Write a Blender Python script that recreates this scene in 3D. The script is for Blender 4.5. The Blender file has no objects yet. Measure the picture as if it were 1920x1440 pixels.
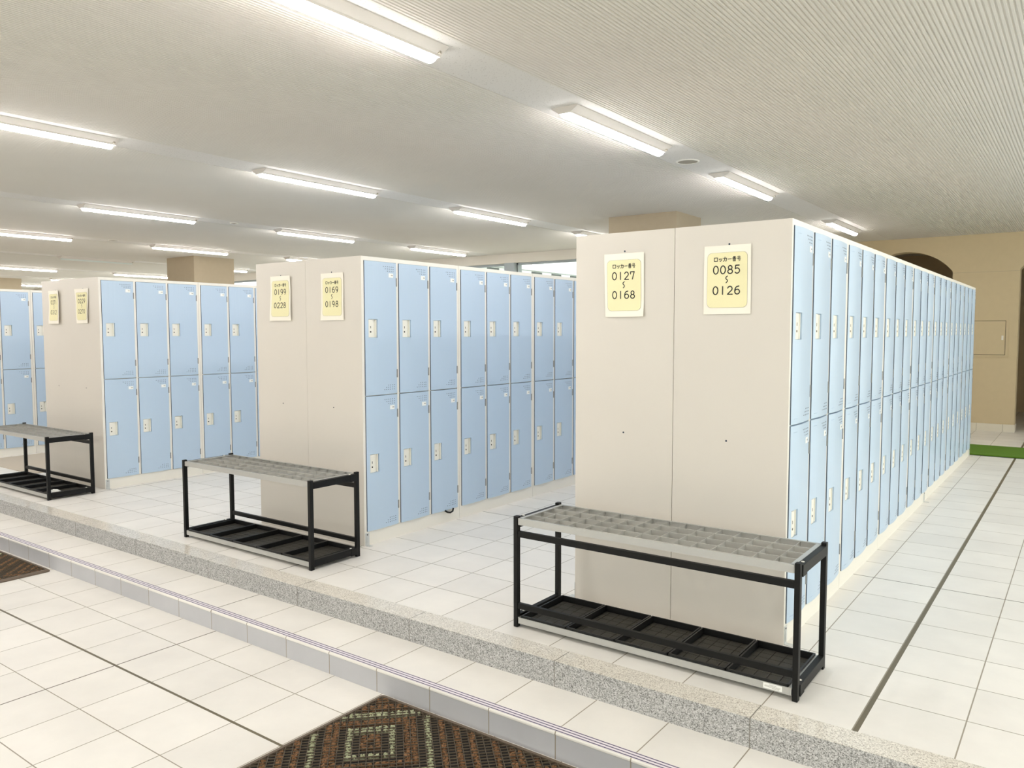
import bpy, math, random
from math import sin, cos, pi, floor
from mathutils import Vector, Matrix
random.seed(7)
S = bpy.context.scene
C = S.collection

# ------------------------------------------------------------------ camera
CAM = Vector((0.9878, -3.2766, 1.3105))
yaw, pitch, roll, FPX = 0.63087, 0.06538, -0.00106, 1480.7
f = Vector((-sin(yaw)*cos(pitch), cos(yaw)*cos(pitch), -sin(pitch)))
r = Vector((cos(yaw), sin(yaw), 0)); u = r.cross(f)
r2 = cos(roll)*r + sin(roll)*u; u2 = -sin(roll)*r + cos(roll)*u
cd = bpy.data.cameras.new('camera'); cam = bpy.data.objects.new('camera', cd); C.objects.link(cam)
M = Matrix.Identity(4)
for i in range(3):
    M[i][0] = r2[i]; M[i][1] = u2[i]; M[i][2] = -f[i]; M[i][3] = CAM[i]
cam.matrix_world = M
cd.sensor_fit = 'HORIZONTAL'; cd.sensor_width = 36; cd.lens = FPX/1920*36
cd.clip_start = 0.05; cd.clip_end = 200
S.camera = cam

# ------------------------------------------------------------------ world, exposure
w = bpy.data.worlds.new('sky'); S.world = w; w.use_nodes = True
bg = w.node_tree.nodes['Background']; bg.inputs[0].default_value = (0.95, 0.97, 0.96, 1); bg.inputs[1].default_value = 1.6
S.view_settings.view_transform = 'Standard'
try: S.view_settings.look = 'None'
except Exception: pass
S.view_settings.exposure = 1.04; S.view_settings.gamma = 1
S.view_settings.use_curve_mapping = False
LAMP = 27.0          # emission of the lamp lenses
try:
    S.cycles.use_denoising = True
    S.cycles.max_bounces = 8; S.cycles.diffuse_bounces = 6; S.cycles.transparent_max_bounces = 12
    S.cycles.sample_clamp_indirect = 6
except Exception: pass

# ------------------------------------------------------------------ materials
def srgb(c):
    return tuple(((x/255)/12.92 if x/255 <= .04045 else ((x/255+.055)/1.055)**2.4) for x in c)+(1,)
def mat(name, col, rough=.5, metal=0, noise=0, nscale=8, spec=.5, bump=0, bscale=200):
    m = bpy.data.materials.new(name); m.use_nodes = True
    nt = m.node_tree; b = nt.nodes['Principled BSDF']
    c = srgb(col)
    b.inputs['Base Color'].default_value = c; b.inputs['Roughness'].default_value = rough
    b.inputs['Metallic'].default_value = metal; b.inputs['Specular IOR Level'].default_value = spec
    tc = nt.nodes.new('ShaderNodeTexCoord')
    if noise:
        n = nt.nodes.new('ShaderNodeTexNoise'); n.inputs['Scale'].default_value = nscale; n.inputs['Detail'].default_value = 5
        nt.links.new(tc.outputs['Object'], n.inputs['Vector'])
        mx = nt.nodes.new('ShaderNodeMix'); mx.data_type = 'RGBA'
        mx.inputs[6].default_value = tuple(x*(1-noise) for x in c[:3])+(1,); mx.inputs[7].default_value = tuple(min(1, x*(1+noise)) for x in c[:3])+(1,)
        nt.links.new(n.outputs['Fac'], mx.inputs[0]); nt.links.new(mx.outputs[2], b.inputs['Base Color'])
    if bump:
        n = nt.nodes.new('ShaderNodeTexNoise'); n.inputs['Scale'].default_value = bscale
        nt.links.new(tc.outputs['Object'], n.inputs['Vector'])
        bp = nt.nodes.new('ShaderNodeBump'); bp.inputs['Strength'].default_value = bump; bp.inputs['Distance'].default_value = .002
        nt.links.new(n.outputs['Fac'], bp.inputs['Height']); nt.links.new(bp.outputs['Normal'], b.inputs['Normal'])
    return m
def emis(name, col, s):
    m = bpy.data.materials.new(name); m.use_nodes = True
    nt = m.node_tree; b = nt.nodes['Principled BSDF']
    b.inputs['Base Color'].default_value = (.9, .9, .9, 1)
    b.inputs['Emission Color'].default_value = col; b.inputs['Emission Strength'].default_value = s
    return m

class NG:
    """tiny node-math helper"""
    def __init__(s, m): s.nt = m.node_tree
    def m(s, op, a, b=None, c=None):
        n = s.nt.nodes.new('ShaderNodeMath'); n.operation = op
        for i, v in enumerate((a, b, c)):
            if v is None: continue
            if isinstance(v, (int, float)): n.inputs[i].default_value = v
            else: s.nt.links.new(v, n.inputs[i])
        return n.outputs[0]
    def mix(s, fac, a, b):
        n = s.nt.nodes.new('ShaderNodeMix'); n.data_type = 'RGBA'
        for i, v in ((0, fac), (6, a), (7, b)):
            if isinstance(v, (int, float)): n.inputs[i].default_value = v
            elif isinstance(v, tuple): n.inputs[i].default_value = v
            else: s.nt.links.new(v, n.inputs[i])
        return n.outputs[2]

def tile_mat(name, x0, px, y0, py, tile=(243, 239, 232), grout=(150, 141, 125), thickx=(), thicky=(), darkx=(), darky=(), ax=('X', 'Y'), gw=.0022, rough=.42):
    """tiles as a procedural world-space pattern; thick* = wide expansion joints, dark* = dark thin joints (pos, half width)"""
    m = bpy.data.materials.new(name); m.use_nodes = True
    nt = m.node_tree; g = NG(m); b = nt.nodes['Principled BSDF']
    geo = nt.nodes.new('ShaderNodeNewGeometry'); sep = nt.nodes.new('ShaderNodeSeparateXYZ')
    nt.links.new(geo.outputs['Position'], sep.inputs[0])
    X, Y = sep.outputs[ax[0]], sep.outputs[ax[1]]
    def lines(v, o, p, half):
        t = g.m('ADD', g.m('DIVIDE', g.m('SUBTRACT', v, o), p), .5)
        d = g.m('MULTIPLY', g.m('ABSOLUTE', g.m('SUBTRACT', g.m('FRACT', t), .5)), p)
        return g.m('LESS_THAN', d, half), g.m('FLOOR', g.m('ADD', t, .5))
    def one(v, o, half): return g.m('LESS_THAN', g.m('ABSOLUTE', g.m('SUBTRACT', v, o)), half)
    lx, _ = lines(X, x0, px, gw); ly, _ = lines(Y, y0, py, gw)
    cx = g.m('FLOOR', g.m('DIVIDE', g.m('SUBTRACT', X, x0), px)); cy = g.m('FLOOR', g.m('DIVIDE', g.m('SUBTRACT', Y, y0), py))
    line = g.m('MAXIMUM', lx, ly)
    comb = nt.nodes.new('ShaderNodeCombineXYZ'); nt.links.new(cx, comb.inputs[0]); nt.links.new(cy, comb.inputs[1])
    wn = nt.nodes.new('ShaderNodeTexWhiteNoise'); nt.links.new(comb.outputs[0], wn.inputs['Vector'])
    n1 = nt.nodes.new('ShaderNodeTexNoise'); n1.inputs['Scale'].default_value = 3.2; n1.inputs['Detail'].default_value = 6; n1.inputs['Roughness'].default_value = .6
    n2 = nt.nodes.new('ShaderNodeTexNoise'); n2.inputs['Scale'].default_value = 22; n2.inputs['Detail'].default_value = 3
    nt.links.new(geo.outputs['Position'], n1.inputs['Vector']); nt.links.new(geo.outputs['Position'], n2.inputs['Vector'])
    c = srgb(tile)
    dk = tuple(x*.76 for x in c[:3])+(1,); lt = tuple(min(1, x*1.05) for x in c[:3])+(1,)
    col = g.mix(g.m('ADD', g.m('MULTIPLY', n1.outputs['Fac'], .75), g.m('MULTIPLY', wn.outputs['Value'], .2)), dk, lt)
    spot = g.m('GREATER_THAN', n2.outputs['Fac'], .80)
    col = g.mix(g.m('MULTIPLY', spot, .35), col, srgb((190, 182, 168)))
    col = g.mix(line, col, srgb(grout))
    dark = srgb((88, 78, 60)); wide = srgb((104, 95, 74))
    for v, lst, cc in ((X, thickx, wide), (Y, thicky, wide), (X, darkx, dark), (Y, darky, dark)):
        for (p, h) in lst: col = g.mix(one(v, p, h), col, cc)
    nt.links.new(col, b.inputs['Base Color'])
    b.inputs['Roughness'].default_value = rough; b.inputs['Specular IOR Level'].default_value = .4
    bp = nt.nodes.new('ShaderNodeBump'); bp.inputs['Strength'].default_value = .5; bp.inputs['Distance'].default_value = .002
    nt.links.new(g.m('SUBTRACT', 1, line), bp.inputs['Height']); nt.links.new(bp.outputs['Normal'], b.inputs['Normal'])
    return m

def granite(name, lo, mid, hi, rough, scale=230, spec=.5):
    m = bpy.data.materials.new(name); m.use_nodes = True
    nt = m.node_tree; g = NG(m); b = nt.nodes['Principled BSDF']
    geo = nt.nodes.new('ShaderNodeNewGeometry')
    v = nt.nodes.new('ShaderNodeTexVoronoi'); v.inputs['Scale'].default_value = scale
    n = nt.nodes.new('ShaderNodeTexNoise'); n.inputs['Scale'].default_value = scale*.9; n.inputs['Detail'].default_value = 2
    for t in (v, n): nt.links.new(geo.outputs['Position'], t.inputs['Vector'])
    cr = nt.nodes.new('ShaderNodeValToRGB')
    e = cr.color_ramp.elements; e[0].position = .18; e[0].color = srgb(lo); e[1].position = .85; e[1].color = srgb(hi)
    k = cr.color_ramp.elements.new(.42); k.color = srgb(mid)
    sp = nt.nodes.new('ShaderNodeSeparateColor'); nt.links.new(v.outputs['Color'], sp.inputs[0])
    nt.links.new(g.m('ADD', g.m('MULTIPLY', sp.outputs[0], .6), g.m('MULTIPLY', n.outputs['Fac'], .45)), cr.inputs[0])
    sep = nt.nodes.new('ShaderNodeSeparateXYZ'); nt.links.new(geo.outputs['Position'], sep.inputs[0])
    t = g.m('FRACT', g.m('ADD', g.m('DIVIDE', g.m('SUBTRACT', sep.outputs['X'], .103), .794), .5))
    ln = g.m('LESS_THAN', g.m('ABSOLUTE', g.m('SUBTRACT', t, .5)), .0024)
    nt.links.new(g.mix(ln, cr.outputs[0], srgb((130, 126, 118))), b.inputs['Base Color'])
    b.inputs['Roughness'].default_value = rough; b.inputs['Specular IOR Level'].default_value = spec
    return m

MT = {
 'frame':  mat('locker_cream_paint', (238, 233, 222), .42, noise=.02, nscale=3),
 'side':   mat('locker_end_paint', (214, 208, 199), .38, noise=.03, nscale=2.2, spec=.45),
 'blue':   mat('locker_blue_paint', (187, 206, 225), .33, noise=.02, nscale=3),
 'white':  mat('white_plastic', (236, 233, 222), .4),
 'hole':   mat('dark_hole', (50, 62, 76), .8),
 'gap_shade':   mat('door_edge_gap_shade', (92, 104, 120), .6),  # shade of the gap beside each door, painted on its edge face
 'key':    mat('key_hole_metal', (60, 54, 46), .4, .6),
 'hinge':  mat('hinge_metal', (150, 147, 140), .35, .2),
 'sticker':mat('sticker_white', (246, 246, 242), .5),
 'ink':    mat('print_grey', (150, 146, 140), .7),
 'black':  mat('black_powder_coat', (9, 9, 8), .5, spec=.3),
 'tray':   mat('black_tray_plastic', (9, 9, 8), .45, noise=.2, nscale=30),
 'pad':    mat('dusty_tray_pad', (44, 41, 33), .6, noise=.35, nscale=25),
 'alu':    mat('aluminium', (190, 190, 187), .38, .55, noise=.04, nscale=12),
 'alu2':   mat('aluminium_grid', (188, 187, 182), .42, .5, noise=.04, nscale=12),
 'paper':  mat('poster_paper', (244, 238, 225), .6, noise=.02, nscale=9),
 'yellow': mat('poster_yellow', (236, 229, 184), .6, noise=.02, nscale=9),
 'line':   mat('poster_outline', (120, 118, 98), .6),
 'text':   mat('poster_ink', (14, 12, 12), .5),
 'wall':   mat('beige_wall_paint', (198, 180, 146), .8, noise=.04, nscale=14, bump=.3, bscale=120),
 'pillar': mat('beige_pillar_paint', (174, 160, 136), .8, noise=.04, nscale=14, bump=.3, bscale=120),
 'white_wall': mat('off_white_wall', (214, 208, 196), .8),
 'ceil':   mat('ribbed_ceiling_board', (209, 205, 196), .85, noise=.03, nscale=2),
 'housing':mat('lamp_housing', (208, 202, 194), .5),
 'lens':   emis('lamp_lens', (1, .975, .97, 1), LAMP),
 'lens_off': mat('lamp_lens_off', (205, 214, 210), .3),
 'grille': mat('speaker_grille', (150, 143, 128), .6),
 'ring':   mat('speaker_ring', (226, 222, 212), .45),
 'rubber': mat('mat_rubber_brown', (104, 90, 76), .6, noise=.1, nscale=30),
 'mat_dark': mat('mat_rubber_dark', (14, 9, 6), .8, noise=.3, nscale=60),
 'grid':   mat('mat_grid_rubber', (88, 76, 60), .6, noise=.1, nscale=40),
 'tuft_b': mat('mat_tuft_brown', (160, 120, 86), .9, noise=.3, nscale=90),
 'tuft_w': mat('mat_tuft_pale', (206, 208, 176), .9, noise=.2, nscale=90),
 'turf':   mat('green_turf', (84, 122, 16), .95, noise=.25, nscale=70, bump=.8, bscale=300),
 'turf_edge': mat('turf_rubber_edge', (40, 48, 28), .8),
 'beige_mat': mat('beige_floor_mat', (196, 184, 166), .9, noise=.05, nscale=60),
 'steel':  mat('bracket_zinc', (205, 207, 205), .35, .4, noise=.15, nscale=60),
 'nosing': mat('nosing_groove_purple', (62, 48, 92), .6),
 'nosing_l': mat('nosing_pale_purple', (228, 222, 226), .6),
 'frame_grey': mat('window_frame_grey', (150, 158, 160), .5),
 'ext_white': mat('exterior_white', (235, 240, 238), .8),
 'ext_dark': mat('exterior_vent_dark', (88, 96, 92), .8),
 'tissue': mat('white_tissue', (225, 225, 220), .9),
}
# speckled band between the ribbed boards
m = MT['band'] = mat('ceiling_band_board', (212, 209, 203), .85)
g = NG(m); nt = m.node_tree
geo = nt.nodes.new('ShaderNodeNewGeometry'); n = nt.nodes.new('ShaderNodeTexNoise'); n.inputs['Scale'].default_value = 130; n.inputs['Detail'].default_value = 3
nt.links.new(geo.outputs['Position'], n.inputs['Vector'])
nt.links.new(g.mix(g.m('MULTIPLY', g.m('GREATER_THAN', n.outputs['Fac'], .645), .55), srgb((212, 209, 203)), srgb((150, 144, 136))), nt.nodes['Principled BSDF'].inputs['Base Color'])
# clear window pane: mostly see-through, a little reflection
m = MT['glass'] = bpy.data.materials.new('window_glass'); m.use_nodes = True; nt = m.node_tree; nt.nodes.clear()
o = nt.nodes.new('ShaderNodeOutputMaterial'); t = nt.nodes.new('ShaderNodeBsdfTransparent'); gl = nt.nodes.new('ShaderNodeBsdfGlossy'); mx = nt.nodes.new('ShaderNodeMixShader')
gl.inputs['Roughness'].default_value = .02; mx.inputs[0].default_value = .06; t.inputs[0].default_value = (.95, .98, .97, 1)
nt.links.new(t.outputs[0], mx.inputs[1]); nt.links.new(gl.outputs[0], mx.inputs[2]); nt.links.new(mx.outputs[0], o.inputs[0])

UY0 = -.287
MT['floor_up'] = tile_mat('floor_tiles_upper', .1045, .2984, UY0, .3, thickx=((.4135, .0085),), darkx=((-2.58, .0035), (-5.565, .0035), (3.39, .0035)), darky=((1.213, .0035), (4.213, .0035)))
MT['floor_mid'] = tile_mat('floor_tiles_tread', .1045, .2998, -10, 30, darkx=((-2.594, .003), (.4043, .006)))
MT['floor_low'] = tile_mat('floor_tiles_lower', -2.556, .2984, -1.204, .3, darkx=((-2.556, .0035), (.428, .0035)), thicky=((-1.504, .006),))
MT['riser'] = tile_mat('riser_tiles_shaded', .1045, .2998, -10, 30, tile=(200, 200, 204), ax=('X', 'Z'), rough=.5)  # floor tile greyed, the shade on the riser is mixed into its colour
MT['base_tile'] = tile_mat('baseboard_tiles', .11, .3, -10, 30, tile=(226, 218, 200), ax=('X', 'Z'))
MT['granite_top'] = granite('granite_polished', (150, 142, 130), (212, 206, 195), (240, 235, 224), .16, 300)
MT['granite_face'] = granite('granite_rough', (96, 95, 93), (160, 159, 157), (212, 211, 210), .8, 300, spec=.2)

# ------------------------------------------------------------------ mesh helpers
class MB:
    def __init__(s): s.v = []; s.f = []; s.mi = []; s.k = 0
    def mat(s, k): s.k = k; return s
    def face(s, pts):
        i = len(s.v); s.v += [tuple(p) for p in pts]; s.f.append(tuple(range(i, i+len(pts)))); s.mi.append(s.k)
    def box(s, x0, x1, y0, y1, z0, z1):
        i = len(s.v)
        s.v += [(x, y, z) for z in (z0, z1) for y in (y0, y1) for x in (x0, x1)]
        for q in ((0, 2, 3, 1), (4, 5, 7, 6), (0, 1, 5, 4), (2, 6, 7, 3), (0, 4, 6, 2), (1, 3, 7, 5)):
            s.f.append(tuple(i+k for k in q)); s.mi.append(s.k)
        return s
    def prism(s, poly, a0, a1, axis='Y'):
        """poly = 2D outline, extruded along axis"""
        def P(p, a):
            return {'Y': (p[0], a, p[1]), 'X': (a, p[0], p[1]), 'Z': (p[0], p[1], a)}[axis]
        n = len(poly); i = len(s.v)
        s.v += [P(p, a0) for p in poly]+[P(p, a1) for p in poly]
        for k in range(n):
            j = (k+1) % n
            s.f.append((i+k, i+j, i+n+j, i+n+k)); s.mi.append(s.k)
        s.f.append(tuple(i+k for k in range(n))[::-1]); s.mi.append(s.k)
        s.f.append(tuple(i+n+k for k in range(n))); s.mi.append(s.k)
        return s
    def cyl(s, c, rad, h, axis='Z', n=20):
        pts = [(c[{'Z': 0, 'Y': 0, 'X': 1}[axis]]+rad*cos(2*pi*k/n), c[{'Z': 1, 'Y': 2, 'X': 2}[axis]]+rad*sin(2*pi*k/n)) for k in range(n)]
        a = c[{'Z': 2, 'Y': 1, 'X': 0}[axis]]
        return s.prism(pts, a, a+h, axis)
    def tube(s, pts, rad, n=8):
        pts = [Vector(p) for p in pts]; rings = []
        for k, p in enumerate(pts):
            d = (pts[min(k+1, len(pts)-1)]-pts[max(k-1, 0)]).normalized()
            a = d.cross(Vector((0, 0, 1))) if abs(d.z) < .9 else d.cross(Vector((1, 0, 0)))
            a.normalize(); b = d.cross(a)
            i = len(s.v); s.v += [tuple(p+rad*(cos(2*pi*j/n)*a+sin(2*pi*j/n)*b)) for j in range(n)]; rings.append(i)
        for A, B in zip(rings, rings[1:]):
            for j in range(n):
                s.f.append((A+j, A+(j+1) % n, B+(j+1) % n, B+j)); s.mi.append(s.k)
        for A in (rings[0], rings[-1]):
            s.f.append(tuple(A+j for j in range(n))); s.mi.append(s.k)
        return s
    def build(s, name, mats, parent=None, bevel=0, smooth=False, recalc=True, loc=None):
        me = bpy.data.meshes.new(name); me.from_pydata(s.v, [], s.f)
        if not isinstance(mats, (list, tuple)): mats = [mats]
        for k in mats: me.materials.append(MT[k] if isinstance(k, str) else k)
        for p, k in zip(me.polygons, s.mi): p.material_index = k; p.use_smooth = smooth
        if recalc:
            import bmesh
            bm = bmesh.new(); bm.from_mesh(me); bmesh.ops.recalc_face_normals(bm, faces=bm.faces); bm.to_mesh(me); bm.free()
        me.update()
        o = bpy.data.objects.new(name, me); C.objects.link(o)
        if parent: o.parent = parent
        if loc: o.location = loc
        if bevel:
            b = o.modifiers.new('bevel', 'BEVEL'); b.width = bevel; b.segments = 2; b.limit_method = 'ANGLE'
        return o
def tag(o, label, cat, group=None, kind=None):
    o['label'] = label; o['category'] = cat
    if group: o['group'] = group
    if kind: o['kind'] = kind
    return o
def struct(o): o['kind'] = 'structure'; return o
def thing(name, label, cat, loc=(0, 0, 0), rz=0, group=None):
    o = bpy.data.objects.new(name, None); C.objects.link(o); o.location = loc; o.rotation_euler = (0, 0, rz); o.empty_display_size = .1
    return tag(o, label, cat, group)
KIDS = {}
def adopt(o, p): o.parent = p; KIDS.setdefault(p.name, []).append(o); return o
def copy_tree(o, parent=None):
    c = o.copy(); C.objects.link(c)
    if parent is not None: adopt(c, parent)
    for k in list(KIDS.get(o.name, [])): copy_tree(k, c)
    return c

# ------------------------------------------------------------------ setting: floors and steps
XW, XE = -24.0, 4.6          # west / east limits of the hall
CZ = 2.593                   # ceiling
ZM, ZL = -.1057, -.2086      # step tread, lower floor
GI, GO, RY = -.579, -.694, -.9895   # granite inner edge, granite face, riser
YN, YW = 8.8335, 7.24        # end wall with arches, window wall
YS = -7.5
struct(MB().box(XW, XE, GI, 12.2, -.4, 0).build('floor', 'floor_up'))
gk = MB().mat(0).box(XW, XE, GO+.002, GI, -.15, 0)
gk.mat(1).box(XW, XE, GO, GO+.002, ZM, -.0015)
go = struct(gk.build('trim_1', ['granite_top', 'granite_face'], bevel=0))
# tread with rounded nosing
md = MB().mat(0); rr = .010
prof = [(GO, -.22), (GO, ZM), (RY+rr, ZM)]+[(RY+rr-rr*sin(a*pi/8), ZM-rr+rr*cos(a*pi/8)) for a in range(1, 5)]+[(RY, ZM-.013), (RY+.004, ZM-.015), (RY+.004, -.22)]
md.prism(prof, XW, XE, 'X')
struct(md.build('floor_step', 'floor_mid'))
struct(MB().box(XW, XE, RY+.002, RY+.0045, ZL, ZM-.015).build('trim_2', 'riser'))
ns = MB()
for k, y in enumerate((-.9515, -.9665, -.9815)):
    ns.mat(0).box(XW, XE, y-.0021, y+.0021, ZM-.001, ZM+.0006)
ns.mat(1).box(XW, XE, -.985, -.948, ZM-.001, ZM+.0003)
struct(ns.build('trim_3', ['nosing', 'nosing_l']))
struct(MB().box(XW, XE, YS, RY+.01, -.4, ZL).build('floor_lower', 'floor_low'))

# ------------------------------------------------------------------ setting: ceiling
SX = [-1.48, -4.34, -7.22, -10.12, -13.0, -15.9, -18.8, -21.6]; SX_E = 1.42
BW = .162
bands = sorted(SX)+[SX_E]
edges = [XW]+[e for c in bands for e in (c-BW, c+BW)]+[XE]
ce = MB()
def ribs(xa, xb, ya, yb):
    p = .0203; n = int((xb-xa)/p); p = (xb-xa)/n
    for k in range(n):
        x = xa+k*p
        prof = [(x, 0), (x+.52*p, 0), (x+.64*p, .0055), (x+.88*p, .0055), (x+p, 0)]
        for a, b in zip(prof, prof[1:]):
            ce.face([(a[0], ya, CZ+a[1]), (b[0], ya, CZ+b[1]), (b[0], yb, CZ+b[1]), (a[0], yb, CZ+a[1])])
XC = -2.3                    # east of this the ceiling runs on to the arch wall
for i in range(0, len(edges), 2):
    xa, xb = edges[i], edges[i+1]
    if xb <= XC: ribs(xa, xb, YS, YW+.1)
    elif xa >= XC: ribs(xa, xb, YS, YN+.01)
    else: ribs(xa, XC, YS, YW+.1); ribs(XC, xb, YS, YN+.01)
ce.mat(1)
for c in bands:
    ce.box(c-BW, c+BW, YS, YW+.1 if c < XC else YN+.01, CZ+.002, CZ+.03)
ce.mat(0).box(XW, XC, YS, YW+.1, CZ+.03, CZ+.2); ce.box(XC, XE, YS, 12.2, CZ+.03, CZ+.2)
struct(ce.build('ceiling', ['ceil', 'band'], recalc=False))

# ------------------------------------------------------------------ setting: walls
wl = MB(); H = .29; Wd = .585; R = (H*H+Wd*Wd)/(2*H); SZ = 2.12
def arch(xc, y0, y1):
    N = 20; zc = SZ+H-R
    P = [(xc-Wd+2*Wd*k/N) for k in range(N+1)]; Z = [zc+math.sqrt(max(0, R*R-(x-xc)**2)) for x in P]
    for k in range(N):
        wl.prism([(P[k], Z[k]), (P[k+1], Z[k+1]), (P[k+1], CZ), (P[k], CZ)], y0, y1, 'Y')
A1, A2 = -1.115, .82
wl.box(XC, A1-Wd, YN, YN+.25, 0, CZ)
arch(A1, YN, YN+.25)
wl.box(A1+Wd, A2-Wd, YN, YN+.25, 0, CZ)
arch(A2, YN, YN+.25)
wl.box(A2+Wd, XE, YN, YN+.25, 0, CZ)
struct(wl.build('wall_north', 'wall'))
ln = MB().box(A1+Wd, A2-Wd, YN-.0012, YN+.001, 2.094, 2.0985)
struct(ln.build('trim_4', 'pillar'))
rc = MB()
for q in ((XC-.2, XC, YN+.2, 12.2), (-.2, -.05, YN+.25, 12.2), (XC-.2, XE, 12.0, 12.2), (A2+Wd+.2, A2+Wd+.4, YN+.25, 12.2)): rc.box(*q, 0, CZ+.05)
struct(rc.build('wall_corridor', 'wall'))
bb = MB().box(A1+Wd-.006, A2-Wd+.006, YN-.012, YN, 0, .1).box(A2+Wd-.006, XE, YN-.012, YN, 0, .1)
bb.box(A2-Wd, A2-Wd+.008, YN, YN+.25, 0, .1).box(XC, A1-Wd, YN-.012, YN, 0, .1)
struct(bb.build('baseboard_north', 'base_tile', bevel=.002))
struct(MB().box(XC-.2, XC, YW, YN+.25, 0, CZ).build('wall_return', 'wall'))
we = MB().box(XE, XE+.2, YS, 12.2, -.4, .02).box(XE, XE+.2, YS, 12.2, 2.4, CZ+.2)  # unseen east wall, opened to the floor to add daylight
for k in range(9): yy = YS+(12.2-YS)*k/8; we.box(XE, XE+.2, max(YS, yy-.2), min(12.2, yy+.2), .0, 2.4)
struct(we.build('wall_east', 'white_wall'))
struct(MB().box(XE+.08, XE+.09, YS, 12.2, .02, 2.4).build('window_8', 'glass'))  # pane of the added, unseen daylight opening
struct(MB().box(XW-.2, XW, YS, YW+.3, -.4, CZ+.2).build('wall_west', 'white_wall'))
# window wall: beam above, sill wall below, glazing between
BZ = 2.445
struct(MB().box(XW, XC-.2, YW, YW+.28, BZ, CZ+.03).build('wall_beam', 'white_wall'))
struct(MB().box(XW, XC-.2, YW, YW+.2, 0, .9).build('wall_window_sill', 'white_wall'))
def window(no, x0, x1):
    fr = MB(); y0, y1 = YW+.08, YW+.15
    fr.box(x0, x1, y0, y1, BZ-.035, BZ); fr.box(x0, x1, y0, y1, .9, .95); fr.box(x0, x1, y0, y1, 1.9, 1.94)
    n = 3
    for k in range(n+1):
        x = x0+(x1-x0)*k/n; fr.box(max(x0, x-.022), min(x1, x+.022), y0, y1, .9, BZ)
    o = struct(fr.build('window_%d' % no, 'frame_grey'))
    MB().box(x0, x1, YW+.11, YW+.116, .95, BZ-.03).build('pane', 'glass', o)
PX = [-24.0, -20.4, -17.1, -13.35, -10.0, -6.75, -2.5]
for k in range(6):
    window(k+1, PX[k]+(.1 if k else 0), PX[k+1]-(.1 if k < 5 else 0))
po = MB()
for x in PX[1:6]: po.box(x-.1, x+.1, YW, YW+.22, .9, BZ)
struct(po.build('trim_5', 'frame_grey'))
# unseen glazed entrance front behind the camera, piers widened to cut the daylight
sf = MB()
sf.box(XW, XE, YS-.2, YS, 2.15, CZ+.2)
for k in range(12): x = XW+(XE-XW)*k/11; hw = .75 if x > -7 else 1.4; sf.box(max(XW, x-hw), min(XE, x+hw), YS-.2, YS, -.4, 2.15)
struct(sf.build('wall_south', 'white_wall'))
struct(MB().box(XW, XE, YS-.12, YS-.11, ZL, 2.15).build('window_7', 'glass'))

# pillars
def pillar(x0, x1, y0, y1, label):
    tag(MB().box(x0, x1, y0, y1, 0, CZ+.002).build('pillar', 'pillar', bevel=.004), label, 'pillar', 'square beige pillars between the lockers')
pillar(-3.42, -2.60, 4.60, 5.25, 'square beige pillar rising right behind the lockers signed 0169 and 0199')
pillar(-11.97, -11.15, 4.33, 5.10, 'square beige pillar seen over the lockers signed 0229, darker on its left face')
pillar(-20.4, -19.56, 4.33, 5.10, 'square beige pillar at the far left edge over the farthest lockers')

# outside: covered walkway seen over the lockers
ew = thing('walkway_building', 'white outdoor building with dark vent slots seen through the window', 'building', (-8, 12, 0))
MB().box(-2.5, 0, -3.9, 6, 0, 2.52).build('wall', 'ext_white', ew)
MB().box(-2.6, .12, -4.0, 6.1, 2.53, 2.57).build('eave', 'ext_white', ew)
for k in range(12):
    y = -3.75+k*.72
    MB().box(-.01, .01, y, y+.36, 2.455, 2.508).build('vent', 'ext_dark', ew)
struct(MB().box(-60, 60, 12.2, 60, -.5, -.3).build('ground', 'ext_white'))

# ------------------------------------------------------------------ ceiling lights
def lamp_proto(lit, name):
    t = thing(name, 'x', 'ceiling light')
    L = .625; hb = MB()
    prof = [(-.088, 0), (-.088, -.006), (-.046, -.032), (-.040, -.040), (.040, -.040), (.046, -.032), (.088, -.006), (.088, 0)]
    hb.prism(prof, -L, L, 'Y')
    adopt(hb.build('housing', 'housing'), t)
    n = 8; lp = [(.036*cos(pi*k/n), -.0395-.024*sin(pi*k/n)) for k in range(n+1)]
    adopt(MB().prism(lp, -L+.02, L-.02, 'Y').build('lens', 'lens' if lit else 'lens_off', smooth=False), t)
    sp = MB().box(.045, .062, L-.03, L-.018, -.034, -.018)
    adopt(sp.build('end_switch', 'grille'), t)
    return t
P_on = lamp_proto(True, 'ceiling_light'); P_off = lamp_proto(False, 'ceiling_light')
P_on['_u'] = 0; P_off['_u'] = 0
used = {True: False, False: False}
ORD = ['first', 'second', 'third', 'fourth', 'fifth', 'sixth', 'seventh', 'eighth', 'ninth']
def lamp(x, y, lit, label):
    p = P_on if lit else P_off
    if not used[lit]: o = p; used[lit] = True
    else: o = copy_tree(p)
    o.location = (x, y, CZ+.003); o['label'] = label; o['group'] = 'tube lights in rows on the ceiling'
    return o
for i, x in enumerate(SX):
    base = {0: [-6.5, -3.9, -1.125, 1.235, 3.56, 6.9]}.get(i, [-6.0, -3.55, -1.13, 1.27, 3.65, 6.05])
    for j, y in enumerate(base):
        lit = True
        if i == 4 and j in (3, 4): lit = False
        if i == 5 and j in (2, 3): lit = False
        if i == 4 and j == 2: lit = False
        if lit: lab = 'lit tube light, %s from the entrance front in the %s row from the right' % (ORD[j], ORD[i])
        else: lab = 'unlit tube light, %s from the entrance front in the %s row from the right' % (ORD[j], ORD[i])
        lamp(x, y, lit, lab)
for j, y in enumerate([-6.5, -3.9, -1.125, 1.235, 3.56, 5.9]):
    lamp(SX_E, y, True, 'lit tube light, %s from the entrance front, over the right-hand aisle' % ORD[j])
for q in (P_on, P_off):
    del q['_u']
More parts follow.
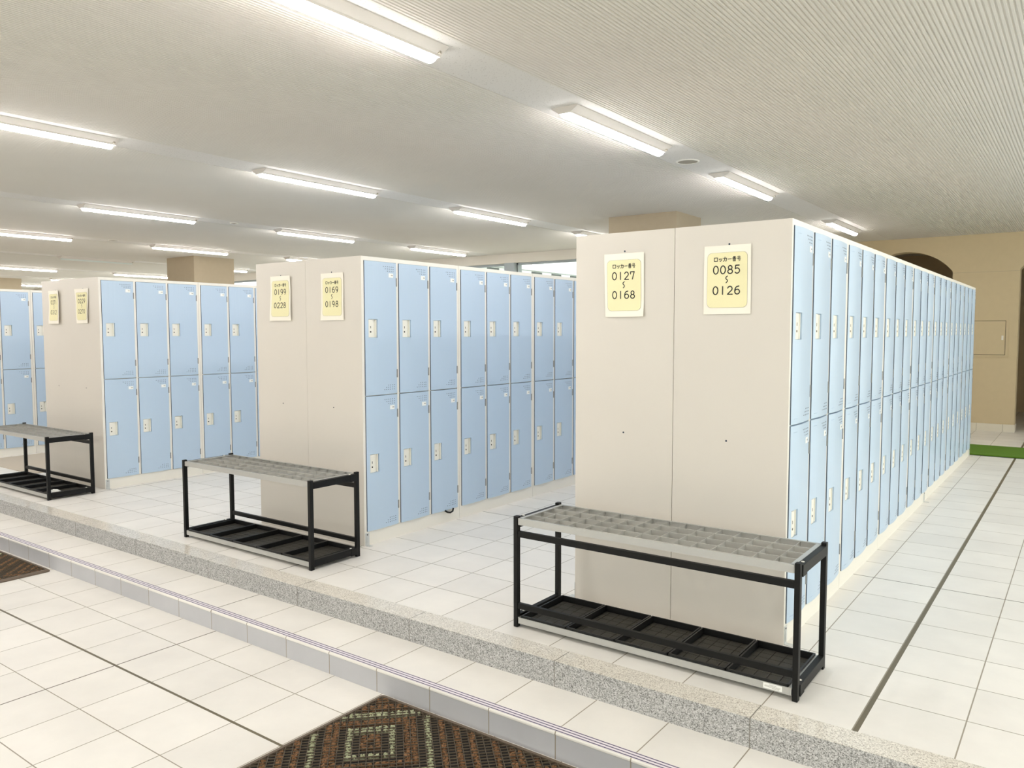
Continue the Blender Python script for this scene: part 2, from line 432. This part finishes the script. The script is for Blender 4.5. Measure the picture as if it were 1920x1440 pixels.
def speaker(x, y, label, rad=.075):
    t = thing('ceiling_speaker', label, 'speaker', (x, y, CZ+.003))
    n = 28; rg = MB()
    for k in range(n):
        a, b = 2*pi*k/n, 2*pi*(k+1)/n
        for (r0, z0, r1, z1) in ((rad*1.18, 0, rad*1.14, -.006), (rad*1.14, -.006, rad, -.008), (rad, -.008, rad*.97, -.002)):
            rg.face([(r0*cos(a), r0*sin(a), z0), (r0*cos(b), r0*sin(b), z0), (r1*cos(b), r1*sin(b), z1), (r1*cos(a), r1*sin(a), z1)])
    rg.build('ring', 'ring', t)
    MB().cyl((0, 0, -.005), rad*.975, .004, 'Z', 28).build('grille', 'grille', t)
speaker(-1.51, 2.39, 'round ceiling speaker with grey grille between the two nearest right-hand lights')
speaker(-10.05, 2.42, 'small round ceiling disc between lights far back on the left', .06)
sv = thing('ceiling_sensor', 'small dark-slotted sensor between tube lights in the middle of the ceiling', 'sensor', (-7.16, 2.36, CZ+.003))
MB().cyl((0, 0, -.012), .05, .012, 'Z', 20).build('cap', 'ring', sv)
for k in range(3): MB().box(-.03+k*.022, -.018+k*.022, -.02, .02, -.0135, -.011).build('slot', 'grille', sv)

# ------------------------------------------------------------------ lockers
UW, UD, UH, KB = .9065, .5098, 1.7702, .087
DW, DP, DY = .272, .2945, .0225
TIERS = ((.9262, .8176), (.0872, .8323))   # bottom z, height
def door_front(t):     # outward bow of the door sheet, t 0 = lock side, 1 = hinge side
    return .0042+.0078*math.sin(min(1, t/.4)*pi/2) if t < .4 else .012-.0095*((t-.4)/.6)**1.6
def build_locker(full=True):
    t = thing('locker_bank', 'x', 'locker')
    b = MB()
    b.mat(1).box(-UD, -.022, 0, UW-.0014, 0, UH)           # carcass (end panel colour)
    b.box(-.022, -.0012, 0, .0012, 0, UH); b.box(-.022, -.0012, UW-.0026, UW-.0014, 0, UH)
    b.mat(0)
    b.box(-.022, 0, .0010, DY-.003, 0, UH)               # left stile
    yR = DY+2*DP+DW+.002
    b.box(-.022, 0, yR, UW-.0024, 0, UH)
    for k in (0, 1): b.box(-.022, -.0005, DY+k*DP+DW+.002, DY+(k+1)*DP-.003, KB, 1.746)
    b.box(-.022, 0, DY-.003, yR, 1.746, UH); b.box(-.022, 0, DY-.003, yR, 0, KB-.002)
    for k in range(3): b.box(-.022, -.010, DY+k*DP-.003, DY+k*DP+DW+.002, .915, .930)
    b.mat(2)                                          # screw holes in the end panel
    for z in (1.683, .842): b.cyl((-.262, -.0006, z), .0045, .001, 'Y', 8); b.cyl((-.262, UW-.0020, z), .0045, .0012, 'Y', 8)
    adopt(b.build('body', ['frame', 'side', 'hole'], bevel=0), t)
    # two door meshes (upper / lower), shared by the three columns
    for (z0, h) in TIERS:
        hz0, hz1 = (1.279, 1.391) if z0 > .5 else (.447, .561)
        ha, hb_ = .026, .098
        d = MB(); ys = [0, .012, ha, .062, hb_, .13, .155, .18, .205, .23, .252, DW]; zs = [z0, hz0, hz1, z0+h]
        X = lambda y: door_front(y/DW)
        for a, c in zip(ys, ys[1:]):
            for za, zb in zip(zs, zs[1:]):
                if a >= ha-1e-6 and c <= hb_+1e-6 and za == hz0: continue
                d.face([(X(a), a, za), (X(c), c, za), (X(c), c, zb), (X(a), a, zb)])
            d.face([(X(a), a, z0), (-.014, a, z0), (-.014, c, z0), (X(c), c, z0)]); d.face([(X(a), a, z0+h), (X(c), c, z0+h), (-.014, c, z0+h), (-.014, a, z0+h)])
        d.mat(2).face([(X(0), 0, z0), (X(0), 0, z0+h), (-.014, 0, z0+h), (-.014, 0, z0)]); d.mat(0); d.face([(X(DW), DW, z0), (-.014, DW, z0), (-.014, DW, z0+h), (X(DW), DW, z0+h)])  # lock-side edge face carries the painted gap shade
        xr = -.006                                   # recess
        d.face([(X(ha), ha, hz0), (X(ha), ha, hz1), (xr, ha, hz1), (xr, ha, hz0)]); d.face([(X(hb_), hb_, hz0), (xr, hb_, hz0), (xr, hb_, hz1), (X(hb_), hb_, hz1)])
        d.face([(X(ha), ha, hz0), (xr, ha, hz0), (xr, hb_, hz0), (X(hb_), hb_, hz0)]); d.face([(X(ha), ha, hz1), (X(hb_), hb_, hz1), (xr, hb_, hz1), (xr, ha, hz1)])
        d.face([(xr, ha, hz0), (xr, hb_, hz0), (xr, hb_, hz1), (xr, ha, hz1)])
        d.mat(1)                                      # punched vent holes
        for row in range(3):
            for side in (0, 1):
                z = (z0+h-.027-.0135*row) if side == 0 else (z0+.028+.0135*row)
                for k in range(6-row):
                    y = .2425-.0178*k
                    d.face([(X(y)+.0006, y+.0030*cos(pi/3*q), z+.0030*sin(pi/3*q)) for q in range(6)])
        d.mat(0)
        for z in (z0+h-.028, z0+.022):
            for k in range(5): y = .032+.0085*k; d.box(X(y)-.001, X(y)+.0012, y, y+.0055, z-.001, z+.001)
        lk = MB().mat(0)
        lk.box(xr, .0072, ha+.0008, ha+.040, hz0+.0015, hz1-.0025)
        lk.box(xr-.001, xr+.001, ha+.040, hb_-.001, hz0+.001, hz1-.001); lk.box(xr, .0062, hb_-.010, hb_-.004, hz0+.0015, hz1-.0025)
        lk.mat(1); zc = hz0+.035
        lk.cyl((.0070, ha+.017, zc), .0052, .0012, 'X', 12); lk.box(.0070, .0080, ha+.0148, ha+.0188, zc+.022, zc+.036)
        hn = [MB().box(-.002, .0062, DW-.004, DW+.0035, zz, zz+.052) for zz in (z0+.10, z0+h-.145)]
        st = MB().mat(0); y0, y1, za, zb = .200, .243, z0+h-.092, z0+h-.066
        st.face([(X(y0)+.0007, y0, za), (X(y1)+.0007, y1, za), (X(y1)+.0007, y1, zb), (X(y0)+.0007, y0, zb)])
        st.mat(1)
        for k in range(4): y = .222+.0046*k; st.face([(X(y)+.0012, y, za+.010), (X(y)+.0012, y+.0028, za+.010), (X(y)+.0012, y+.0028, zb-.009), (X(y)+.0012, y, zb-.009)])
        D = d.build('door', ['blue', 'hole', 'gap_shade']); Lk = lk.build('lock_plate', ['white', 'key']); St = st.build('number_sticker', ['sticker', 'ink'], recalc=False); Hn = [q.build('hinge', 'hinge') for q in hn]
        for o in [D, Lk, St]+Hn: C.objects.unlink(o)
        for k in range(3):
            dd = D.copy(); C.objects.link(dd); dd.location = (0, DY+k*DP, 0); adopt(dd, t)
            for q in ([Lk, St]+Hn if full else [Lk]):
                c = q.copy(); C.objects.link(c); adopt(c, dd)
    return t
LP = build_locker(True); LB = build_locker(False); first = {id(LP): True, id(LB): True}
def locker(p, x, y, rz, label, group):
    if first[id(p)]: o = p; first[id(p)] = False
    else: o = copy_tree(p)
    o.location = (x, y, 0); o.rotation_euler = (0, 0, rz); o['label'] = label; o['group'] = group
    return o
OR9 = ORD
def block(x, y, n, blk, faces, back=True):
    for k in range(n):
        pos = 'nearest the camera' if k == 0 else 'farthest away' if k == n-1 else OR9[k]+' from the front'
        locker(LP, x, y+k*UW, 0, 'blue locker bank, %s, right face of the %s' % (pos, blk), 'locker banks on the right face of the %s' % blk)
        if back:
            locker(LB, x-2*UD-.0030, y+(k+1)*UW, pi, 'blue locker bank, %s, left face of the %s' % (pos, blk), 'locker banks on the left face of the %s' % blk)
B2X, B2Y, B3X, B3Y = -2.5579, .0428, -5.6285, 0.0
block(0, 0, 7, 'right-hand block', '')
block(B2X, B2Y, 5, 'middle block', '')
block(B3X, B3Y, 7, 'left-hand block', '')
block(-8.25, .57-UW, 5, 'edge block at far left', '', back=False)
# base plinth strips at the front ends
def bracket(x, y, rz, label):
    t = thing('floor_bracket', label, 'bracket', (x, y, 0), rz, 'anchor brackets at the locker corners')
    b = MB().box(0, .002, 0, .034, 0, .078).box(0, .036, .002, .032, 0, .002)
    b.box(.002, .004, .012, .020, .012, .060)
    b.build('angle_plate', 'steel', t, bevel=.0006)
    MB().cyl((.002, .017, .068), .004, .002, 'X', 8).build('bolt', 'key', t)
bracket(.0004, .004, 0, 'metal floor bracket at the front corner of the lockers signed 0085')
bracket(B2X+.0004, B2Y+.004, 0, 'metal floor bracket at the front corner of the lockers signed 0169')
bracket(B3X+.0004, B3Y+.004, 0, 'metal floor bracket at the front corner of the lockers signed 0229')
bracket(.0004, 3.45, 0, 'metal floor bracket halfway along the right-hand locker row')
bracket(.0004, 6.26, 0, 'metal floor bracket at the far end of the right-hand locker row')
bracket(-2*UD-.002, .034, pi, 'metal floor bracket at the left front corner of the lockers signed 0127')

st = tag(MB().tube([(B2X+.014, B2Y+.735, .088), (B2X+.017, B2Y+.755, .074), (B2X+.018, B2Y+.785, .066), (B2X+.017, B2Y+.812, .072), (B2X+.014, B2Y+.822, .090)], .006, 8).build('strap', 'black', smooth=True),
         'black strap poking out under a lower blue locker door', 'strap')

# ------------------------------------------------------------------ posters
def arc(cx, cy, rx, ry, a0, a1, n=12):
    return [(cx+rx*cos(math.radians(a0+(a1-a0)*k/n)), cy+ry*sin(math.radians(a0+(a1-a0)*k/n))) for k in range(n+1)]
DG = {'0': [arc(.35, .5, .33, .5, 0, 360, 24)],
 '1': [[(.35, 0), (.35, 1)]],
 '2': [arc(.36, .70, .30, .30, 165, -35, 12)+[(.04, 0), (.70, 0)]],
 '3': [arc(.33, .75, .28, .25, 140, -90, 10)+arc(.33, .26, .33, .26, 90, -145, 12)],
 '5': [[(.62, 1), (.14, 1), (.09, .56)]+arc(.33, .33, .33, .33, 110, -145, 14)],
 '6': [[(.60, 1)]+arc(.55, .40, .50, .62, 120, 180, 6)+arc(.37, .30, .32, .30, 180, 540, 20)],
 '7': [[(.05, .70), (.05, 1), (.66, 1), (.34, 0)]],
 '8': [arc(.36, .76, .25, .24, -90, 270, 18), arc(.36, .26, .32, .26, 90, 450, 18)],
 '9': [arc(.34, .69, .31, .31, 0, 360, 18)+[(.66, .62)]+arc(.14, .62, .52, .64, -5, -72, 6)]}
DG['9'] = [arc(.34, .69, .31, .31, 0, 360, 18), [(.65, .72), (.62, .42), (.50, .16), (.36, 0)]]
KN = {'ro': [[(.1, .85), (.9, .85), (.9, .12), (.1, .12), (.1, .85)]],
 'tsu': [[(.15, .62), (.25, .38)], [(.45, .68), (.52, .42)], [(.85, .68), (.78, .38), (.6, .14), (.38, .02)]],
 'ka': [[(.08, .70), (.88, .70), (.84, .30), (.74, .06), (.56, .12)], [(.46, .98), (.42, .55), (.30, .22), (.08, .02)]],
 'bar': [[(.06, .48), (.94, .52)]],
 'ban': [[(.22, .95), (.78, .99)], [(.28, .90), (.34, .78)], [(.72, .92), (.64, .78)], [(.04, .70), (.96, .70)], [(.5, .97), (.5, .48)], [(.46, .68), (.28, .54), (.04, .46)], [(.54, .68), (.74, .54), (.96, .46)],
         [(.2, .42), (.8, .42), (.8, 0), (.2, 0), (.2, .42)], [(.2, .21), (.8, .21)], [(.5, .42), (.5, 0)]],
 'go': [[(.25, .98), (.75, .98), (.75, .68), (.25, .68), (.25, .98)], [(.03, .52), (.97, .52)], [(.36, .52), (.30, .32), (.78, .32), (.74, .08), (.62, 0), (.46, .04)]]}
PW, PH = .206, .292
def poster(x, y, z, n1, n2, curl, label, dx=(0, 0, 0, 0)):
    """x,z = lower left corner; curl = function(u,v)->distance off the panel; dx = sideways shift of corners TL,TR,BL,BR"""
    t = thing('locker_number_poster', label, 'poster', (x, y, z))
    def P(u, v, lift=0):
        sx = (dx[0]*(1-u)+dx[1]*u)*v+(dx[2]*(1-u)+dx[3]*u)*(1-v)
        return (u*PW+sx, -.0015-curl(u, v)-lift, v*PH)
    def sheet(us, vs, lift, mb):
        for a, c in zip(us, us[1:]):
            for b, e in zip(vs, vs[1:]): mb.face([P(a, b, lift), P(c, b, lift), P(c, e, lift), P(a, e, lift)])
    N = 16; lin = lambda a, b, n: [a+(b-a)*k/n for k in range(n+1)]
    sh = MB(); sheet(lin(0, 1, N), lin(0, 1, N), 0, sh)
    o = sh.build('sheet', 'paper', t, smooth=True, recalc=False)
    # rounded yellow panel
    u0, u1, v0, v1 = .075, .925, .095, .895; ru = .10; rv = ru*PW/PH
    def half(v):
        if v < v0+rv: k = (v0+rv-v)/rv
        elif v > v1-rv: k = (v-(v1-rv))/rv
        else: k = 0
        return ru*(1-math.sqrt(max(0, 1-k*k)))
    vs = sorted(set([v0+rv*(1-cos(pi/2*k/6)) for k in range(7)]+[v1-rv*(1-cos(pi/2*k/6)) for k in range(7)]+lin(v0+rv, v1-rv, 10)))
    def panel(grow, lift, name, m):
        pn = MB()
        for b, e in zip(vs, vs[1:]):
            gb = lambda v: (v-.5)*(1+grow*2*PW/PH)+.5
            for k in range(10):
                def U(v, q): h = half(v); return (u0+h-grow)+(u1-u0-2*h+2*grow)*q/10
                pn.face([P(U(b, k), gb(b), lift), P(U(b, k+1), gb(b), lift), P(U(e, k+1), gb(e), lift), P(U(e, k), gb(e), lift)])
        pn.build(name, m, t, smooth=True, recalc=False)
    panel(.004, .0007, 'panel_outline', 'line'); panel(0, .0011, 'yellow_panel', 'yellow')
    tx = MB(); asp = PW/PH
    def stroke(pts, th):
        # pts in metres on the sheet
        out = []
        for a, b in zip(pts, pts[1:]):
            n = max(1, int(math.hypot(b[0]-a[0], b[1]-a[1])/.006)); out += [(a[0]+(b[0]-a[0])*k/n, a[1]+(b[1]-a[1])*k/n) for k in range(n)]
        out.append(pts[-1])
        for a, b in zip(out, out[1:]):
            L = math.hypot(b[0]-a[0], b[1]-a[1]) or 1e-6; nx, ny = -(b[1]-a[1])/L*th/2, (b[0]-a[0])/L*th/2
            tx.face([P(q[0]/PW, q[1]/PH, .0018) for q in ((a[0]+nx, a[1]+ny), (a[0]-nx, a[1]-ny), (b[0]-nx, b[1]-ny), (b[0]+nx, b[1]+ny))])
        for c in out: tx.face([P((c[0]+th/2*cos(pi/3*k))/PW, (c[1]+th/2*sin(pi/3*k))/PH, .0019) for k in range(6)])
    def glyph(strokes, x0, y0, w, h, th):
        for s_ in strokes: stroke([(x0+p[0]*w, y0+p[1]*h) for p in s_], th)
    hx = .215*PW; cw = .0202
    for k, nme in enumerate(('ro', 'tsu', 'ka', 'bar', 'ban', 'go')):
        glyph(KN[nme], hx+k*cw, PH*.765, cw*.86, .0195, .0022 if nme in ('ban', 'go') else .0029)
    for vv, s_ in ((.588, n1), (.288, n2)):
        for k, ch in enumerate(s_): glyph(DG[ch], .205*PW+k*.0312, PH*vv, .032, .0335, .0048)
    cx = .49*PW
    stroke([(cx+.004, PH*.553), (cx-.003, PH*.535), (cx-.0035, PH*.518), (cx+.0035, PH*.495), (cx+.004, PH*.477), (cx-.002, PH*.455)], .0040)
    tx.build('printed_text', 'text', t, recalc=False)
    return t
GP = 'locker number posters on the end panels'
c1 = lambda u, v: .002+.004*max(0, .25-v)*max(0, u-.2)*10+.0012*sin(u*5+v*3)
c2 = lambda u, v: .002+.010*max(0, u-.7)**1.3*(1-.6*v)+.0012*sin(u*4+v*4)
c3 = lambda u, v: .003+.010*max(0, u-.6)+.011*max(0, .35-v)*max(0, .5-u)*3+.002*sin(v*7)
c4 = lambda u, v: .003+.008*max(0, u-.75)+.016*max(0, .3-v)*max(0, .55-u)*4+.0015*sin(v*6)
c5 = lambda u, v: .004+.016*max(0, u-.35)+.012*max(0, .25-v)+.003*sin(v*6+1)
c6 = lambda u, v: .004+.014*max(0, u-.5)*(1.2-v)+.030*max(0, .6-v)*max(0, .5-u)+.003*sin(v*6)
poster(-.866, 0, 1.382, '0127', '0168', c1, 'yellow locker number poster reading 0127 to 0168', (0, 0, .008, .002)).__setitem__('group', GP)
poster(-.372, 0, 1.387, '0085', '0126', c2, 'yellow locker number poster reading 0085 to 0126', (0, 0, 0, .002)).__setitem__('group', GP)
poster(-3.418, B2Y, 1.388, '0199', '0228', c3, 'curled yellow locker number poster reading 0199 to 0228', (0, 0, -.010, .004)).__setitem__('group', GP)
poster(-2.917, B2Y, 1.386, '0169', '0198', c4, 'yellow locker number poster reading 0169 to 0198', (0, 0, .004, .003)).__setitem__('group', GP)
poster(-6.508, B3Y, 1.390, '0271', '0312', c5, 'curled yellow locker number poster reading 0271 to 0312', (0, 0, -.006, .004)).__setitem__('group', GP)
poster(-6.022, B3Y, 1.390, '0229', '0270', c6, 'crooked yellow locker number poster reading 0229 to 0270', (-.012, .026, .036, .018)).__setitem__('group', GP)

# ------------------------------------------------------------------ umbrella racks
RL, RDp, RH = 1.222, .338, .500
def rack_proto():
    """origin at the centre on the floor; rails on the -y side"""
    t = thing('umbrella_rack', 'x', 'umbrella rack')
    hx, hy, p = RL/2, RDp/2, .0125
    for sx in (-1, 1):
        for sy in (-1, 1):
            adopt(MB().box(sx*hx-p*.8, sx*hx+p*.8, sy*hy-p, sy*hy+p, 0, RH).build('post', 'black', bevel=.0015), t)
        for nm, z0, z1 in (('side_bar', .452, .490), ('side_bar', .018, .056)):
            b = MB().box(sx*hx-.012, sx*hx+.012, -hy+p, hy-p, z0, z1)
            b.box(sx*(hx+.001)-.013, sx*(hx+.001)+.013, -hy+p-.001, -hy+p+.045, z0-.004, z1+.001)
            o = adopt(b.build(nm, 'black', bevel=.0015), t)
            k = MB().cyl((sx*hx, -hy+.052, z1-.001), .006, .004, 'Z', 10)
            adopt(k.build('bolt_cap', 'white'), o)
    for z0, z1 in ((.407, .434), (.084, .110)):
        adopt(MB().box(-hx+p*.8, hx-p*.8, -hy-.009, -hy+.009, z0, z1).build('rail', 'black', bevel=.0015), t)
    # top grid frame
    ix, iy = hx-.013, hy+.006
    fr = MB()
    for sy in (-1, 1): fr.box(-ix, ix, sy*iy-.002, sy*iy+.002, .462, .491); fr.box(-ix, ix, sy*(iy-.005)-.006, sy*(iy-.005)+.006, .489, .4915)
    for sx in (-1, 1): fr.box(sx*ix-.002, sx*ix+.002, -iy, iy, .462, .491); fr.box(sx*(ix-.007)-.008, sx*(ix-.007)+.008, -iy, iy, .489, .4915)
    adopt(fr.build('top_frame', 'alu'), t)
    gr = MB()
    for k in range(1, 15): x = -ix+2*ix*k/15; gr.box(x-.001, x+.001, -iy, iy, .465, .488)
    for k in range(1, 4): y = -iy+2*iy*k/4; gr.box(-ix, ix, y-.002, y+.002, .463, .4895)
    adopt(gr.build('divider_grid', 'alu2'), t)
    lf = MB()
    for sy in (-1, 1): lf.box(-ix, ix, sy*iy-.002, sy*iy+.002, .018, .045)
    for sx in (-1, 1): lf.box(sx*ix-.012, sx*ix+.004, -iy, iy, .040, .046)
    lf.box(-ix, ix, -iy, iy, .018, .021)
    adopt(lf.build('tray_frame', 'alu'), t)
    n = 5; tw = (2*ix-.018)/n; ty = iy-.004; zt, zb = .054, .026
    tr = MB().mat(0); a, b = -tw/2+.002, tw/2-.002; w_ = .007
    tr.box(a, b, -ty, -ty+w_, zb, zt); tr.box(a, b, ty-w_, ty, zb, zt); tr.box(a, a+w_, -ty, ty, zb, zt); tr.box(b-w_, b, -ty, ty, zb, zt); tr.box(a, b, -ty, ty, .022, zb+.001)
    tr.mat(1); m_ = .014
    xs = [a+m_, a+.036, a+.084, a+.132, a+.18, b-m_]; ys = [-ty+m_+(2*ty-2*m_)*k/7 for k in range(8)]
    for x0, x1 in zip(xs, xs[1:]):
        for y0, y1 in zip(ys, ys[1:]): tr.box(x0+.0012, x1-.0012, y0+.0012, y1-.0012, zb, zb+.0035)
    T = tr.build('drip_tray', ['tray', 'pad']); C.objects.unlink(T)
    for k in range(n):
        c = T.copy(); C.objects.link(c); c.location = (-ix+.009+tw*(k+.5), 0, 0); adopt(c, t)
    return t
rk = rack_proto(); GR = 'umbrella racks in front of the locker ends'
rk.location = (-.4205, -.3075, 0); rk['label'] = 'long black umbrella rack with grey grid top, nearest on the right'; rk['group'] = GR
rk2 = copy_tree(rk); rk2.location = (-3.045, -.3, 0); rk2.rotation_euler = (0, 0, pi); rk2['label'] = 'black umbrella rack with grey grid top standing in the middle, before the 0169 lockers'
rk3 = copy_tree(rk); rk3.location = (-6.158, -.309, 0); rk3.rotation_euler = (0, 0, pi); rk3['label'] = 'black umbrella rack cut off by the left edge, with crumpled paper inside'
MB().box(.498, .566, -.1782, -.1772, .0225, .0425).build('maker_sticker', 'sticker', rk)
sk = MB()
for (x0, x1, z) in ((.520, .546, .0375), (.503, .560, .0335), (.503, .560, .0300), (.530, .556, .0265)):
    q = x0
    while q < x1-.002: sk.box(q, q+.0016, -.1786, -.178, z-.0007, z+.0009); q += .0026
sk.build('sticker_print', 'ink', rk)
# crumpled tissue in the left rack
ts = MB(); N = 9
hh = [[.004+.02*max(0, 1-((i-4)/4.2)**2-((j-4)/4.2)**2)+random.uniform(-.004, .006) for j in range(N)] for i in range(N)]
for i in range(N-1):
    for j in range(N-1):
        if ((i-3.5)/4)**2+((j-3.5)/4)**2 > 1.15: continue
        ts.face([((i+a-4)*.013, (j+b-4)*.010, hh[i+a][j+b]) for a, b in ((0, 0), (1, 0), (1, 1), (0, 1))])
to = ts.build('crumpled_tissue', 'tissue', loc=(-5.66, -.385, .034), recalc=False)
sm = to.modifiers.new('t', 'SOLIDIFY'); sm.thickness = .0015
tag(to, 'crumpled white tissue lying in the tray of the left-hand umbrella rack', 'tissue')

# ------------------------------------------------------------------ floor mats
def rug(x0, x1, y0, y1, label, detail_to, pcx, pcy):
    """diagonal-grid doormat on the lower floor, pattern of nested squares"""
    z = ZL; cx, cy = (x0+x1)/2, (y0+y1)/2
    t = thing('doormat', label, 'doormat', (cx, cy, z), 0, 'brown entrance doormats on the lower floor')
    a, b = (x1-x0)/2, (y1-y0)/2
    MB().box(-a+.01, a-.01, -b+.01, b-.01, 0, .003).build('base', 'mat_dark', t)
    fr = MB()
    def ring_pts(off, rad, z_):
        pts = []
        for (sx, sy, a0) in ((1, 1, 0), (-1, 1, 90), (-1, -1, 180), (1, -1, 270)):
            for k in range(5):
                an = math.radians(a0+90*k/4); pts.append((sx*(a-off-rad)+rad*cos(an), sy*(b-off-rad)+rad*sin(an), z_))
        return pts
    L_ = [ring_pts(0, .022, 0), ring_pts(0, .022, .008), ring_pts(.009, .016, .016), ring_pts(.021, .008, .016), ring_pts(.022, .007, .002)]
    for p0, p1 in zip(L_, L_[1:]):
        for k in range(20): j = (k+1) % 20; fr.face([p0[k], p0[j], p1[j], p1[k]])
    fr.build('border', 'rubber', t, recalc=False)
    # diagonal grid
    gd = MB(); p = .0195; pv = .0265; q = math.sqrt(.5); A, B = a-.02, b-.02
    th = .0011
    def clip(dx, dy, c):     # line  points P = c*n + s*d , n = (-dy,dx)
        nx, ny = -dy, dx; lo, hi = -9, 9
        for (o_, d_, L_) in ((c*nx, dx, A), (c*ny, dy, B)):
            s0, s1 = sorted(((-L_-o_)/d_, (L_-o_)/d_)); lo, hi = max(lo, s0), min(hi, s1)
        return (lo, hi) if hi > lo+.002 else None
    K = int((A+B)/p)+1
    for (dx, dy, ps) in ((q, q, p), (q, -q, pv)):
        for k in range(-K, K+1):
            c = k*ps; h = clip(dx, dy, c)
            if not h: continue
            nx, ny = -dy, dx; P0 = (c*nx+h[0]*dx, c*ny+h[0]*dy); P1 = (c*nx+h[1]*dx, c*ny+h[1]*dy)
            poly = [(P0[0]-nx*th, P0[1]-ny*th), (P1[0]-nx*th, P1[1]-ny*th), (P1[0]+nx*th, P1[1]+ny*th), (P0[0]+nx*th, P0[1]+ny*th)]
            gd.prism(poly, .0115, .0155, 'Z')
    gd.build('rubber_grid', 'grid', t)
    tb, tw_ = MB(), MB()
    for i in range(-K, K+1):
        for j in range(-K, K+1):
            # cell centre: i counts along the (q,-q) lines' normal (q,q), j along the (-q,q) normal
            ca, cb = (i+.5)*pv, (j+.5)*p
            px, py = q*(ca-cb), q*(ca+cb)
            if abs(px) > A-.008 or abs(py) > B-.008 or cy+py < detail_to: continue
            wx, wy = cx+px-pcx, cy+py-pcy
            s_, t_ = q*(wx+wy), q*(wy-wx)
            per = .84
            s2 = (s_+per/2) % per-per/2; t2 = (t_+per/2) % per-per/2
            d_ = max(abs(s2), abs(t2)); k_ = round((d_-.030)/.0585)
            if abs(d_-.030-.0585*k_) > .0155 or k_ < 0: continue
            mb = tw_ if k_ in (1, 3) else tb
            for _ in range(11):
                x = px+random.uniform(-.0078, .0078); y = py+random.uniform(-.0078, .0078); an = random.uniform(0, pi); L = random.uniform(.005, .009); hgt = random.uniform(.012, .0178)
                ex, ey = L*cos(an), L*sin(an); lx, ly = random.uniform(-.003, .003), random.uniform(-.003, .003)
                mb.face([(x-ex, y-ey, .003), (x+ex, y+ey, .003), (x+ex*.6+lx, y+ey*.6+ly, hgt), (x-ex*.6+lx, y-ey*.6+ly, hgt)])
    for mb, nm, mm in ((tb, 'brown_tufts', 'tuft_b'), (tw_, 'pale_tufts', 'tuft_w')):
        o = mb.build(nm, mm, t, recalc=False); o['kind'] = 'stuff'
rug(-1.342, .15, -1.90, -1.006, 'brown grid doormat with nested square pattern at the bottom edge', -1.75, -1.094, -1.312)
rug(-5.75, -4.305, -1.90, -1.016, 'brown grid doormat at the left edge beside the step', -1.6, -5.0, -1.30)

gm = thing('turf_mat', 'bright green artificial turf mat lying across the aisle at the far right', 'mat', (1.2, 6.76, 0))
MB().box(-1.5, 1.9, -.415, .42, 0, .006).build('backing', 'turf_edge', gm)
MB().box(-1.495, 1.895, -.405, .415, .006, .016).build('turf', 'turf', gm)['kind'] = 'stuff'
tag(MB().box(-8.165, -6.9, -.045, 4.2, 0, .006).build('floor_mat', 'beige_mat'), 'plain beige floor mat between the two leftmost locker rows', 'mat')

# ------------------------------------------------------------------ wall hatch
ht = thing('access_hatch', 'square beige access hatch set in the far beige wall', 'hatch', (-.13, YN, 1.2315))
hf = MB(); W2, H2 = .262, .2535
for s in (-1, 1):
    hf.box(s*(W2-.014)-.014, s*(W2-.014)+.014, -.012, 0, -H2, H2); hf.box(-W2+.028, W2-.028, -.012, 0, s*(H2-.014)-.014, s*(H2-.014)+.014)
hf.build('frame', 'wall', ht)
dr = MB().box(-W2+.034, W2-.034, -.009, -.001, -H2+.034, H2-.034).build('door', 'wall', ht, bevel=.0015)
MB().box(W2-.075, W2-.052, -.014, -.009, -.03, .03).build('handle', 'ring', dr, bevel=.002)
MB().box(-W2+.026, W2-.026, -.0006, .0, -H2+.026, H2-.026).build('gap', 'key', ht)
